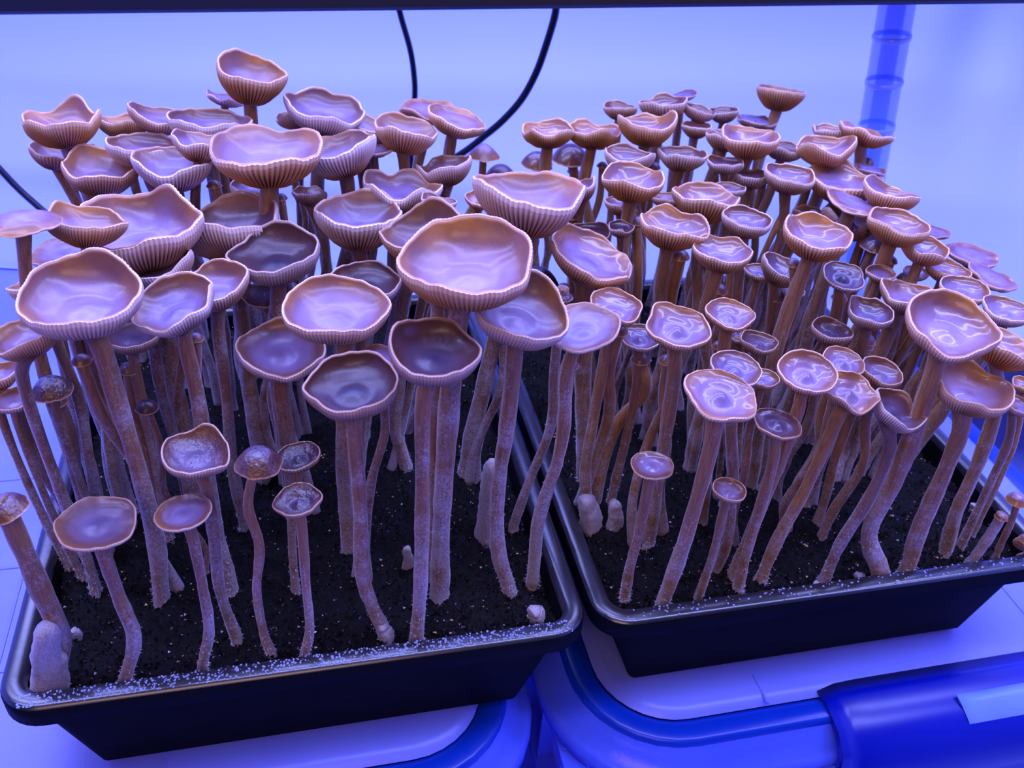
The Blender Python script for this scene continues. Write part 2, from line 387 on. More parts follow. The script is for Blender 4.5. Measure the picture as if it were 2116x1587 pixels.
# ------------------------------------------------------------------ storage totes under the trays
def make_tote(T, x0, x1, y0, y1, label, ribs, latch=None, side_ribs=False):
    t = empty('storage_tote', tuple(tray_pt(T, x0, y0, -.3)), T[2]); W, D = x1 - x0, y1 - y0
    zt = ZB - .0008 + .3
    rc = .075
    V, Fc = loft(W, D, [(.031, .031, zt - .004), (.034, .034, zt - .0012), (.038, .038, zt)], rc, close_last=True)
    mesh('lid', V, Fc, LIDM, t)
    V, Fc = loft(W, D, [(.015, .015, zt - .007), (.0155, .0155, zt - .0035), (.018, .018, zt - .002), (.027, .027, zt - .003), (.032, .032, zt - .006)], rc)
    mesh('gasket', V, Fc, GASKM, t)
    V, Fc = loft(W, D, [(.003, .003, zt - .030), (0, 0, zt - .029), (0, 0, zt - .022), (.003, .003, zt - .019), (.007, .007, zt - .018), (.010, .010, zt - .012),
                        (.013, .013, zt - .010), (.016, .016, zt - .005)], rc)
    mesh('flange', V, Fc, FLANGEM, t)
    V, Fc = loft(W, D, [(.010, .010, zt - .022), (.022, .022, .06), (.026, .026, .004), (.032, .032, 0)], rc, close_last=True)
    mesh('body', V, Fc, LIDM, t)
    def box(name, a, b, m):
        (ax, ay, az), (bx, by, bz) = a, b
        e = .0004
        V = [(ax, ay, az), (bx, ay, az), (bx, by, az), (ax, by, az), (ax + e, ay + e, bz), (bx - e, ay + e, bz), (bx - e, by - e, bz), (ax + e, by - e, bz)]
        return mesh(name, V, [[3, 2, 1, 0], [4, 5, 6, 7], [0, 1, 5, 4], [1, 2, 6, 5], [2, 3, 7, 6], [3, 0, 4, 7]], m, t, smooth=False)
    for (ax, ay, bx, by) in ribs:
        box('lid_rib', (ax - x0, ay - y0, zt - .001), (bx - x0, by - y0, zt + .0006), LIDM)
    if side_ribs:
        for yy in (.04, .08, .12): box('side_rib', (.006, yy, .03), (.020, yy + .003, zt - .03), FLANGEM)
        for zz in (.12, .19): box('side_rib', (.004, .02, zz), (.018, D - .04, zz + .004), FLANGEM)
    if latch:
        l0, l1 = latch[0] - x0, latch[1] - x0
        pr = [(.036, zt + .0005), (.024, zt + .003), (.006, zt - .001), (-.006, zt - .010), (-.012, zt - .024), (-.014, zt - .045), (-.011, zt - .047),
              (-.008, zt - .026), (-.002, zt - .014), (.008, zt - .006), (.020, zt - .0015)]
        ss = np.linspace(0, 1, 24); V = []
        for s in ss:
            grow = 1 - .10 * math.exp(-s * 40) - .10 * math.exp(-(1 - s) * 40)
            for (py, pz) in pr:
                fl = -.012 * max(0, (zt - pz) / .045) ** 2 * math.exp(-s * 14)
                V.append((l0 + (l1 - l0) * s + fl, .012 + (py - .012) * grow, zt - .02 + (pz - zt + .02) * grow))
        k = len(pr); Fc = grid_faces(24, k, flip=False) + [list(range(k)), list(range(24 * k - 1, 23 * k - 1, -1))]
        la = mesh('latch', V, Fc, LATCHM, t)
        V = []; 
        for s in np.linspace(0, 1, 8):
            for (py, pz) in ((.0095, zt + .0012), (.004, zt - .0008), (-.004, zt - .0065), (-.008, zt - .0135), (-.0105, zt - .0195), (-.009, zt - .021), (-.004, zt - .012), (.006, zt - .003)):
                V.append((l0 + .078 + s * .080 + (.006 * (zt - pz) / .02), py + .0045, pz + .0022))
        pad = mesh('latch_pad', V, grid_faces(8, 8) + [list(range(8)), list(range(63, 55, -1))], LATCHP, la)
        pad['label'] = 'pale blue recessed pad on the latch'
    return tag(t, label, 'storage tote')
make_tote(TL, -.34, .262, -.036, .80, 'milky blue-lit storage tote under the left seed tray', [(-.10, .015, .018, .018), (-.10, .085, .02, .088), (-.10, .165, .02, .168), (-.035, .09, -.032, .165), (-.075, .17, -.072, .25), (.06, -.008, .063, .016), (-.06, -.008, -.057, .016), (-.10, .25, .02, .253)])
make_tote(TR, -.016, .412, -.040, .78, 'milky storage tote with a deep blue latch, under the right seed tray', [(.105, -.010, .107, .010), (.30, .0, .303, .14), (.30, .137, .36, .140)], latch=(.139, .40), side_ribs=True)

# ------------------------------------------------------------------ mushrooms
# cap shapes: d depth of the bowl, p steepness, t underside thickness, k in-rolled rim, um central boss, wav waviness
FORMS = {
 'disc':   dict(d=.14, p=3.4, t=.20, k=.06, um=.05, wav=.02),
 'nipple': dict(d=.28, p=3.2, t=.28, k=.12, um=.17, wav=.025),
 'dish':   dict(d=.36, p=3.7, t=.30, k=.13, um=.07, wav=.035),
 'wavy':   dict(d=.36, p=3.2, t=.30, k=.12, um=.07, wav=.065),
 'cup':    dict(d=.47, p=2.9, t=.34, k=.11, um=.05, wav=.065),
 'frill':  dict(d=.50, p=2.3, t=.35, k=.09, um=.05, wav=.05),
 'goblet': dict(d=.66, p=2.1, t=.36, k=.12, um=.05, wav=.05),
 'roll':   dict(d=.42, p=3.0, t=.38, k=.17, um=.10, wav=.04),
 'flat':   dict(d=.10, p=2.2, t=.32, k=.02, um=.02, wav=.06),
 'dome':   dict(d=-.80, p=2.5, t=.12, k=.0, um=.0, wav=.02),
 'bell':   dict(d=-.80, p=1.5, t=.10, k=.0, um=.0, wav=.03),
}
def make_cap(name_top, R, form, seed, lift=(), wav=None, n_g=52, d=None, full=True):
    f = dict(FORMS[form])
    if d is not None: f['d'] = d
    if wav is not None: f['wav'] = wav
    r_ = np.random.default_rng(seed)
    ns = n_g * 2; th = np.linspace(0, 2 * np.pi, ns, endpoint=False)
    nr = 17 if n_g > 40 else 12
    r = np.linspace(0.0, 1, nr) ** .85; r[0] = .012
    ks = np.arange(2, 7); A = r_.normal(0, 1, 5) * f['wav'] / ks ** .9 * 1.5; ph = r_.uniform(0, 6.28, 5)
    Bm = r_.normal(0, 1, 5) * .05 / ks ** .5 * (1 + f['wav'] * 8) * .6; ph2 = r_.uniform(0, 6.28, 5)
    wob = (A[:, None] * np.sin(ks[:, None] * th + ph[:, None])).sum(0)
    rad = 1 + (Bm[:, None] * np.sin(ks[:, None] * th + ph2[:, None])).sum(0)
    fine = .010 * np.sin(th * 11 + ph[0]) + .008 * np.sin(th * 17 + ph[1])
    liftz = np.zeros(ns); inn = np.zeros(ns)
    for (ang, amp, wd) in lift:
        dl = (np.degrees(th) - ang + 180) % 360 - 180; g = np.exp(-(dl / wd) ** 2); liftz += amp * g; inn += abs(amp) * .18 * g * (1 if amp > 0 else -.3)
    Rr = r[:, None]
    prof = -f['d'] + f['d'] * Rr ** f['p'] + f['um'] * np.exp(-(Rr / .20) ** 2) - f['um'] * .6 * np.exp(-((Rr - .38) / .12) ** 2)
    zt = prof + (wob[None, :]) * Rr ** 2.2 + fine[None, :] * Rr ** 5 + liftz[None, :] * Rr ** 3
    hr = Rr * (1 + (rad[None, :] - 1) * Rr ** 1.5) * (1 - f['k'] * Rr ** 6) / (1 - f['k']) * (1 - inn[None, :] * Rr ** 3)
    th2 = f['t'] * (1 - Rr) ** .6 + .065
    r_ = np.random.default_rng(seed + 1); zt = zt + .010 * np.sin(5 * Rr * 3 + th[None, :] * 3 + seed) * Rr
    cx = np.cos(th)[None, :]; sx = np.sin(th)[None, :]
    top = np.stack([hr * cx, hr * sx, zt], -1) * R
    # lip then underside with real lamellae
    dz = np.gradient(zt, axis=0); dh = np.gradient(hr, axis=0) + 1e-4; ln = np.sqrt(dz * dz + dh * dh)
    nx, nz = dz / ln, -dh / ln                     # outward/down normal of the underside
    bz = zt + nz * th2 * .92; bh = np.clip(hr + nx * th2 * .55, .02, None)
    alt = np.where(np.arange(ns) % 2 == 0, 1.0, 0.0)[None, :]
    env = np.clip((Rr - .10) / .2, 0, 1) * (1 - .80 * Rr ** 1.5)
    if form in ('dome', 'bell'): env = env * .3
    ga = (.115 if form in ('frill', 'goblet', 'cup') else .085) * env * (52 / max(n_g, 30)) ** .6
    und = np.stack([(bh + nx * alt * ga) * cx, (bh + nx * alt * ga) * sx, bz + nz * alt * ga], -1) * R
    lip = np.stack([hr[-1:] * 1.012 * cx, hr[-1:] * 1.012 * sx, zt[-1:] - .018], -1) * R
    Vt = np.concatenate([top, lip], 0)[:, ::2].reshape(-1, 3); Ft = grid_faces(nr + 1, ns // 2) + [list(range(ns // 2))[::-1]]
    Vu = np.concatenate([und, lip], 0).reshape(-1, 3); Fu = grid_faces(nr + 1, ns, flip=True) + [list(range(ns))]
    ra = np.repeat(np.append(r, 1.0), ns); ridge = np.concatenate([np.repeat(alt, nr, 0).ravel(), np.ones(ns)])
    # normals of the top should face up: faces wound a,b,c,d with radius growing
    return (Vt, Ft, np.repeat(np.append(r, 1.0), ns // 2)), (Vu, Fu, ra, ridge), f['d'], f['t'] 

LOG = []; REC = []; PLACED = []
count = [0]
fuzz_rng = np.random.default_rng(77)
def M(side, x, y, w, form, label, base=None, dv=None, via=(), tone=.0, warm=.35, roll=0, tf=0, lift=(), wet=False, wav=None, d=None, frost=None, sr=None, group=None, lean=.8, hid=False, seed=None, dY=0.0):
    frost = frost if frost is not None else (.5 if side == 'L' else .36); count[0] += 1; sd = (seed if seed is not None else count[0] * 7 + 1); r_ = np.random.default_rng(sd)
    T = TL if side == 'L' else TR
    dip = {'cup': .07, 'frill': .08, 'goblet': .14, 'dish': .05, 'wavy': .05, 'nipple': .05, 'roll': .08}.get(form, 0)
    yc = y - dip * w
    warm = min(1.0, warm + (.22 if side == 'R' else .10))
    if y < 470 and form in ('cup', 'frill', 'wavy', 'dish', 'flat'):
        if tf == 0: tf = -9 if side == 'L' else -7
        if wav is None and w > 60: wav = FORMS[form]['wav'] * 1.35
        if w > 90: w *= 1.06
    best = None
    for st_ in (0, .005, -.005, .010, -.010, .016, -.016, .022, .03):
        if base is not None:
            B_ = at_z(base[0], base[1], SOIL); P_ = at_y(x, yc, B_[1] + dY + st_ * .8)
        else:
            # walk along the view ray until it meets the vertical sheet at depth dv of the tray
            dr_ = ray(x, yc); a = T[2]; nrm = np.array([-math.sin(a), math.cos(a), 0]); o = np.array([T[0], T[1], 0]) + nrm * (dv + st_)
            tt = ((o - CAM) @ nrm) / (dr_ @ nrm); P_ = CAM + dr_ * tt
            uu, vv = tray_uv(T, P_); bu = min(max(.14 + (uu - .14) * lean, .022), TW - .022); bv = min(max(vv + (sd % 5 - 2) * .003, .022), TD - .022)
            B_ = tray_pt(T, bu, bv, SOIL)
        R_ = w * ((P_ - CAM) @ fw) / F / 2; cost = abs(st_) * 8
        line = B_ + (P_ - B_) * np.linspace(.1, .93, 14)[:, None]
        for (Pj, Rj, lj) in PLACED:
            dh_ = math.hypot(P_[0] - Pj[0], P_[1] - Pj[1]); dz_ = abs(P_[2] - Pj[2]); hh = .30 * (R_ + Rj)
            if dh_ < R_ + Rj and dz_ < hh: cost += (1 - dh_ / (R_ + Rj)) * (1 - dz_ / hh) * 4
            for ln_, C_, Rc in ((line, Pj, Rj), (lj, P_, R_)):
                q = ln_ - C_; m_ = (np.hypot(q[:, 0], q[:, 1]) < Rc + .003) & (np.abs(q[:, 2]) < .4 * Rc + .004)
                if m_.any(): cost += .6
        if best is None or cost < best[0] - 1e-9: best = (cost, B_, P_, line)
    cost, B, P, line = best
    depth = (P - CAM) @ fw; R = w * depth / F / 2
    n_g = (66 if form in ('frill', 'goblet') else 88) if w > 150 else ((58 if form in ('frill', 'goblet') else 70) if w > 90 else 44)
    PLACED.append((P, R, line))
    if cost > .8: print('CROWD', side, x, y, round(cost, 2))
    (Vt, Ft, ra), (Vu, Fu, rb, ridge), dd, tt_ = make_cap('cap', R, form, sd, lift, wav, n_g, d)
    rot = (Matrix.Rotation(math.radians(roll), 3, 'Y') @ Matrix.Rotation(math.radians(tf), 3, 'X') @ Matrix.Identity(3))
    Rm = np.array(rot)
    t = empty('mushroom', tuple(B)); tag(t, label, 'mushroom', group)
    cvec = P - B
    if form in ('dome', 'bell'): off = np.array([0, 0, -.30 * R])
    else: off = np.zeros(3)
    Vt = (Vt + off) @ Rm.T + cvec; Vu = (Vu + off) @ Rm.T + cvec
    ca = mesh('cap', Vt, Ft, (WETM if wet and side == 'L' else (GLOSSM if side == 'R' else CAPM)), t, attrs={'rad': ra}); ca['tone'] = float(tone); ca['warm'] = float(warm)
    gi = mesh('gills', Vu, Fu, GILLM, t, smooth=False, attrs={'rad': rb, 'ridge': ridge}); gi['tone'] = float(tone * .8); gi['warm'] = float(warm)
    apex = cvec + Rm @ (np.array([0, 0, (-dd - tt_ * .6 if form not in ('dome', 'bell') else .45) * R]) + off)
    pts = [np.array([0, 0, -.004]), np.array([0, 0, .003])]
    Ys = [B[1], P[1]]
    H = apex[2]
    if via:
        vv_ = list(via)[::-1]
        for (vx, vy) in vv_:
            f_ = np.clip((base[1] - vy) / max(base[1] - y, 1), 0, 1); pts.append(at_y(vx, vy, B[1] + (P[1] - B[1]) * f_) - B)
    else:
        amp = .0035
        for f_ in (.2, .5, .75):
            q = apex * f_; q = q + np.array([r_.normal(0, amp), r_.normal(0, amp * .5), 0]) ; q[2] = H * f_; pts.append(q)
    pts.append(apex - Rm @ np.array([0, 0, .16 * R])); pts.append(apex)
    path = catmull(pts, 36)
    s = sr if (sr and (w < 70 or form == 'dome')) else .0008 + (.078 if side == 'L' else .098) * R * 2
    tl = np.linspace(0, 1, 36); ns = 14
    prof = s * (1 + .38 * np.exp(-tl / .07) - .06 * np.sin(tl * 3.1) + .10 * np.exp(-(1 - tl) / .02))
    th = np.linspace(0, 2 * np.pi, ns, endpoint=False)
    RR = prof[:, None] * (1 + .05 * np.sin(3 * th + sd)[None, :] + .035 * np.sin(th[None, :] * 5 + tl[:, None] * 9 + sd) + r_.normal(0, .035, (36, ns)) * (1.3 - tl[:, None]))
    RR *= (1 + .06 * np.sin(tl * 17 + sd) + .04 * np.sin(tl * 41 + sd))[:, None]
    V, Fc = tube(path, RR, ns)
    st = mesh('stem', V, Fc, STEMM, t, attrs={'along': np.repeat(tl, ns)}); st['frost'] = float(frost); st['warm'] = float(min(1, warm + .1 * r_.normal()))
    if base is not None and w > 60:   # fine white fibres around the foot
        nf = 220; Vs = np.zeros((nf * 3, 3)); T3, N3, B3 = frames(path)
        ii = (np.abs(r_.normal(0, .16, nf)) * 36).astype(int).clip(0, 26); aa = r_.uniform(0, 6.28, nf)
        for k in range(nf):
            i = ii[k]; dirn = N3[i] * math.cos(aa[k]) + B3[i] * math.sin(aa[k]); p = path[i] + dirn * prof[i] * .97
            L3 = r_.uniform(.0006, .0016) * (1.2 - tl[i]); sid = np.cross(dirn, T3[i]) * .00012
            Vs[3 * k] = p - sid; Vs[3 * k + 1] = p + sid; Vs[3 * k + 2] = p + dirn * L3 + T3[i] * r_.normal(0, .0007)
        fz = mesh('stem_fuzz', Vs, np.arange(nf * 3).reshape(-1, 3), FUZZM, t, smooth=False); fz['kind'] = 'stuff'
    uvb = tray_uv(T, B); REC.append((side, B.copy(), apex.copy(), R, w)); LOG.append((side, x, y, w, round(P[2] - SOIL, 3), round(R * 2, 3), round(uvb[0], 3), round(uvb[1], 3)))
    return t

# ---- left tray, front row
M('L', 198, 1078, 158, 'disc', 'flat dull violet mushroom cap with a dark dimple, in the left tray front corner', (262, 1412), via=[(216, 1150), (248, 1240), (278, 1320)], tone=.6, warm=.4, roll=2)
M('L', 377, 1057, 112, 'disc', 'small flat mauve mushroom cap with a reddish central dot, between two taller stems', (420, 1385), via=[(400, 1120), (418, 1210), (432, 1300)], tone=.35, warm=.3, roll=-5)
M('L', 615, 1035, 95, 'nipple', 'small wet dark brown dished mushroom glittering with droplets, lowest of three wet caps', (630, 1360), via=[(625, 1110), (632, 1210), (640, 1300)], tone=.75, warm=.7, roll=-5, wet=True)
M('L', 405, 938, 132, 'wavy', 'wet purple wavy mushroom cap with folded dark back edge, above the small mauve disc', (490, 1325), via=[(428, 1010), (442, 1100), (455, 1220)], tone=.55, warm=.35, roll=8, lift=[(80, .25, 35)], wet=True, seed=12)
M('L', 533, 948, 96, 'dome', 'wet dark brown domed mushroom button glittering with droplets beside the two wet dished caps', (560, 1352), via=[(512, 1040), (536, 1130), (530, 1220), (545, 1310)], tone=.7, warm=.9, wet=True)
M('L', 614, 945, 90, 'nipple', 'wet dark small dished mushroom with shiny front edge, right of the wet domed button', (612, 1225), via=[(606, 1040), (604, 1130)], tone=.85, warm=.6, roll=-8, wet=True)
M('L', 8, 1045, 92, 'dome', 'glossy brown domed mushroom cut by the left edge, leaning over the tray rim', (118, 1400), via=[(38, 1110), (82, 1210), (128, 1320)], tone=.5, warm=.7, roll=-15, wet=True, sr=.0046)
M('L', 727, 797, 182, 'dish', 'dark chocolate shallow cup mushroom with pale thin rim, left of two dark front caps', (795, 1312), via=[(733, 900), (745, 1050), (748, 1180), (768, 1250)], tone=.82, warm=.5, roll=-3, tf=3, lift=[(90, .14, 60)])
M('L', 897, 728, 182, 'dish', 'dark blue-sheened cup mushroom with its left rim folded upward, right of two dark front caps', (862, 1322), via=[(876, 830), (873, 970), (872, 1120), (868, 1230)], tone=.72, warm=.4, roll=3, tf=2, lift=[(165, .35, 30), (90, .14, 50)])
M('L', 965, 545, 268, 'wavy', 'largest cap of all, broad caramel mushroom with raised orange back rim, centre of photo', (908, 1225), via=[(945, 660), (928, 820), (918, 980), (910, 1120)], tone=.0, warm=.6, roll=-3, lift=[(100, .30, 55), (300, -.06, 40)], sr=.0042, seed=5)
M('L', 905, 610, 60, 'dish', 'small mushroom hidden under the largest caramel cap, only its pale stem showing', (880, 1200), via=[(902, 760), (893, 930), (890, 1080)], warm=.5, sr=.0034)
M('L', 1080, 645, 195, 'dish', 'blue-sheened tilted mushroom dish with dark curled orange back rim, overlapping the pale disc', (1050, 1222), via=[(1062, 740), (1048, 880), (1030, 1010), (1028, 1130)], tone=.30, warm=.35, roll=13, tf=6, lift=[(85, .30, 50)])
M('L', 1205, 672, 148, 'disc', 'pale pinkish flat mushroom disc with dark shaded back, right of the tilted blue dish', (1100, 1195), via=[(1172, 760), (1165, 880), (1150, 960), (1115, 1060)], tone=.12, warm=.3, roll=-8, tf=10, dY=.0)
M('L', 1162, 607, 46, 'bell', 'tiny dark wet mushroom button peeking above the pale pinkish disc', (1062, 1088), via=[(1145, 760), (1138, 880), (1095, 990)], tone=.8, warm=.2, wet=True, sr=.0028)
M('L', 695, 636, 204, 'wavy', 'broad lilac mushroom dish with smooth orange-gilled front rim, above the dark chocolate cup', (722, 1130), via=[(713, 720), (712, 850), (710, 980)], warm=.4, roll=4, tf=4, seed=31, wav=.05)
M('L', 581, 720, 172, 'wavy', 'violet mushroom dish with a sagging front lip, lower left of the broad lilac dish', (608, 1075), via=[(580, 800), (592, 900), (603, 990)], tone=.12, warm=.2, roll=4, tf=5, lift=[(280, -.18, 28)], seed=44)
M('L', 775, 738, 92, 'flat', 'small flat violet mushroom tucked behind the two dark front caps', dv=.07, tone=.2, warm=.2)
M('L', 165, 615, 230, 'dish', 'big lilac mushroom dish with a thick curled brown back rim, at the left', (335, 1240), via=[(205, 710), (245, 840), (288, 980), (322, 1120)], warm=.35, roll=2, tf=3, lift=[(88, .42, 38)], sr=.0044, seed=3)
M('L', 355, 628, 172, 'wavy', 'bright blue-sheened mushroom with pointed front lip, right of the big lilac dish', (478, 1215), via=[(385, 710), (410, 830), (430, 980), (452, 1110)], tone=.25, warm=.15, roll=-14, tf=2, lift=[(250, -.25, 28), (100, .25, 40)], seed=18)
M('L', 440, 588, 136, 'cup', 'lilac mushroom cup partly behind the bright blue pointed-lip mushroom', (505, 1085), via=[(450, 680), (468, 820), (480, 960)], tone=.15, warm=.4, roll=-6, tf=2, lift=[(80, .2, 50)])
M('L', 325, 552, 132, 'cup', 'small dark-centred mushroom cup squeezed under the big pale folded cup', (400, 1060), via=[(318, 680), (335, 820), (375, 950)], tone=.5, warm=.2, roll=-18)
M('L', 283, 470, 236, 'cup', 'big pale folded mushroom cup showing a wide gill band, left side second row', (420, 1050), via=[(330, 640), (352, 760), (385, 900)], tone=.0, warm=.3, roll=-2, lift=[(75, .22, 40), (165, .18, 25)], seed=61)
M('L', 178, 455, 135, 'cup', 'brown mushroom cup half hidden behind the left of the big pale folded cup', (262, 1060), via=[(200, 640), (215, 800), (240, 940)], tone=.1, warm=.6, roll=8, seed=9)
M('L', 48, 462, 142, 'flat', 'smooth pale pink mushroom cap touching the left edge, cable ending behind it', (190, 1110), via=[(60, 620), (100, 800), (150, 960)], warm=.8, roll=-3, tf=-8, d=-.34, wav=.03)
M('L', 98, 580, 152, 'frill', 'pale fan-like mushroom with upturned gills behind the big lilac dish', (222, 1110), via=[(125, 700), (160, 860), (195, 1000)], warm=.25, roll=-18, tf=-12, tone=.0)
M('L', 130, 520, 130, 'flat', 'flat brownish mushroom just under the pale pink cap at the left', (275, 1060), via=[(155, 700), (198, 840), (240, 950)], tone=.25, warm=.5)
M('L', 48, 692, 130, 'cup', 'lilac mushroom cup with orange gill band at the left edge, below the fan-like one', (200, 1225), via=[(45, 770), (82, 900), (135, 1040), (178, 1150)], warm=.5, roll=-10)
M('L', -10, 775, 82, 'cup', 'rounded lilac mushroom cup cut off by the left edge of the photo', (140, 1170), via=[(0, 850), (40, 960), (90, 1070)], warm=.3, roll=-12)
M('L', 25, 825, 76, 'wavy', 'small pinkish wavy mushroom at the left edge beside a dark wet cap', (168, 1190), via=[(38, 880), (78, 990), (125, 1100)], warm=.4, tone=.1)
M('L', 105, 798, 82, 'dome', 'dark wet rounded mushroom low at the left, behind the slanting stems', (220, 1150), via=[(118, 850), (150, 950), (185, 1050)], tone=.7, warm=.2, wet=True)
M('L', 270, 690, 112, 'dish', 'shadowed brown mushroom with only gills showing between the two big left caps', (350, 1110), via=[(278, 760), (305, 880), (330, 1000)], tone=.6, warm=.4)
M('L', 303, 838, 46, 'dome', 'tiny black mushroom button low among the left stems', dv=.09, tone=.95, warm=.2)
M('L', 470, 460, 186, 'cup', 'blue-sheened mushroom cup with broad pale gill band, right of the big pale folded cup', (545, 985), via=[(498, 640), (510, 760), (528, 880)], tone=.3, warm=.2, roll=-8, lift=[(85, .20, 60)], seed=27)
M('L', 568, 525, 176, 'dish', 'deep blue-black glossy mushroom cup with orange-pink gilled front rim', (600, 1010), via=[(573, 620), (566, 740), (580, 870)], tone=.95, warm=.1, roll=-3, lift=[(85, .30, 40), (0, .12, 25)], seed=35)
M('L', 742, 447, 168, 'frill', 'blue-sheened mushroom cup with long dark-lined gills, above the small dark glossy cap', (752, 905), via=[(748, 560), (745, 680), (748, 800)], tone=.3, warm=.1, roll=2, lift=[(85, .22, 50)])
M('L', 755, 582, 142, 'dish', 'dark glossy blue-black mushroom dish behind the broad lilac dish', dv=.135, tone=.8, warm=.15, roll=3)
M('L', 832, 385, 142, 'cup', 'blue-lilac mushroom cup with dipped front rim, up behind the folded dark one', dv=.19, tone=.2, warm=.1, roll=5, lift=[(270, -.16, 26)])
M('L', 870, 482, 165, 'cup', 'folded dark mushroom with ragged brown rim, upper left of the largest cap', (838, 968), via=[(832, 620), (828, 760), (818, 880)], tone=.55, warm=.6, roll=-14, lift=[(70, .35, 45), (200, .15, 30)], seed=71)
M('L', 552, 315, 208, 'frill', 'large frilled mushroom with orange-brown top and long radiating gills, back of left tray', dv=.19, warm=.55, roll=1, tf=-3, lift=[(60, .12, 40)], sr=.0040, d=.34, seed=40)
M('L', 695, 308, 148, 'frill', 'blue-topped gilled mushroom leaning right, attached beside the large frilled one', dv=.205, tone=.2, warm=.0, roll=-16, tf=-4, seed=81)
M('L', 772, 305, 82, 'flat', 'narrow pale gill edge of a mushroom right of the blue-topped one', dv=.225, warm=.3, tf=-12)
M('L', 1097, 400, 208, 'frill', 'large pale mushroom bowl with purple inside and orange gills, between the two trays', (962, 982), via=[(1092, 520), (1030, 680), (1000, 800), (975, 900)], tone=.0, warm=.35, roll=3, lift=[(75, .10, 20), (110, .10, 20)], d=.52, sr=.0042, seed=90)
M('L', 990, 412, 52, 'cup', 'small reddish mushroom cup left of the large pale bowl', dv=.21, warm=.8, roll=8, tf=12)
M('L', 1112, 575, 88, 'dome', 'dark blue rounded mushroom in shadow right of the largest cap', dv=.13, tone=.85, warm=.0)
M('L', 545, 606, 92, 'flat', 'dark shadowed mushroom under the deep blue-black cup', dv=.16, tone=.8, warm=.3)
# ---- left tray, back rows
M('L', 125, 250, 145, 'cup', 'tan-pink mushroom cup with creased inside, far left of the back row', dv=.28, warm=.7, roll=-3, lift=[(70, .30, 40)], d=.42, seed=14)
M('L', 112, 314, 90, 'cup', 'dark tan mushroom cup behind the stem of the far left creased cup', dv=.30, warm=.6, tone=.35, roll=8)
M('L', 178, 302, 34, 'dish', 'bit of brown mushroom right of the stem of the far left creased cup', dv=.31, warm=.6, tone=.3)
M('L', 208, 345, 142, 'cup', 'rosy-topped mushroom with pale gills, below the far left creased cup', dv=.25, warm=.65, roll=8, tf=-3)
M('L', 256, 250, 92, 'cup', 'small tan mushroom cup right of the far left creased cup', dv=.31, warm=.8, roll=-5)
M('L', 330, 236, 112, 'wavy', 'purple-brown wavy mushroom cap, left of the long purple cap in the back row', dv=.30, tone=.3, warm=.4, roll=10)
M('L', 432, 248, 148, 'wavy', 'long purple wavy mushroom cap in the back row, below the tall goblet', dv=.28, tone=.35, warm=.15, roll=3)
M('L', 298, 300, 138, 'dish', 'purple shallow mushroom cap with white underside, upper of two stacked at left back', dv=.275, tone=.3, warm=.1, roll=4)
M('L', 355, 335, 146, 'frill', 'lilac mushroom with white gills, lower of two stacked at left back', dv=.24, tone=.15, warm=.1, roll=1, tf=-2)
M('L', 520, 160, 136, 'goblet', 'tallest mushroom, a goblet-shaped cap against the wall with brown inside', dv=.29, tone=.2, warm=.6, roll=9, lift=[(150, .25, 40)], seed=51, lean=.9)
M('L', 467, 200, 80, 'flat', 'thin pale gilled mushroom just left of the tall goblet stem', dv=.31, warm=.2, roll=12, tf=-14)
M('L', 612, 236, 85, 'dish', 'dark-rimmed mushroom edge just left of the purple double-humped cap', dv=.30, tone=.35, warm=.2, roll=-14)
M('L', 672, 224, 148, 'wavy', 'purple double-humped mushroom cap in the middle of the back row', dv=.28, tone=.3, warm=.1, roll=10, tf=-3, lift=[(100, .2, 30)], seed=66)
M('L', 768, 262, 96, 'frill', 'pale gilled mushroom at the left end of the long frilled pair', dv=.262, tone=.1, warm=.3, roll=12, tf=-8)
M('L', 842, 268, 120, 'frill', 'lilac and rust mushroom cap with drooping gilled right edge', dv=.262, tone=.12, warm=.45, roll=10, tf=-6, seed=68)
M('L', 888, 222, 112, 'flat', 'smooth tan mushroom cap in the back row, beside the straight cable', dv=.31, warm=.6, roll=5, tf=-4)
M('L', 945, 248, 114, 'cup', 'tan mushroom cap with pale gills, rightmost of the left tray back row', dv=.285, warm=.5, roll=14, tf=-4, d=.25)
M('L', 1000, 312, 66, 'bell', 'brown pointed mushroom cap at the end of the curving cable', dv=.31, warm=.8, tone=.35)
M('L', 918, 342, 104, 'cup', 'dim purple mushroom cup under the tan caps of the left tray back right', dv=.235, tone=.35, warm=.2, roll=-14)
M('L', 412, 292, 100, 'frill', 'pale gilled mushroom behind the left of the large frilled one', dv=.235, warm=.2, roll=8, tf=-8)
M('L', 520, 388, 84, 'dish', 'blue mushroom fragment behind the stem of the large frilled one', dv=.21, tone=.3, warm=.0, roll=8)
M('L', 640, 400, 66, 'frill', 'small mushroom with short dark gills right of the large frilled one\'s stem', dv=.24, tone=.3, warm=.3, roll=5)
M('L', 908, 415, 72, 'wavy', 'small violet mushroom peeking above the folded dark mushroom', dv=.2, tone=.25, warm=.1, roll=8)
M('L', 1035, 356, 64, 'dome', 'dark low mushroom cap in the gap above the large pale bowl', dv=.32, tone=.7, warm=.2)
M('L', 958, 452, 50, 'dish', 'small mauve mushroom right above the largest cap\'s back rim', dv=.2, tone=.3, warm=.3)
M('L', 600, 335, 56, 'dish', 'small brown mushroom in shade under the large frilled one', dv=.29, tone=.6, warm=.4)

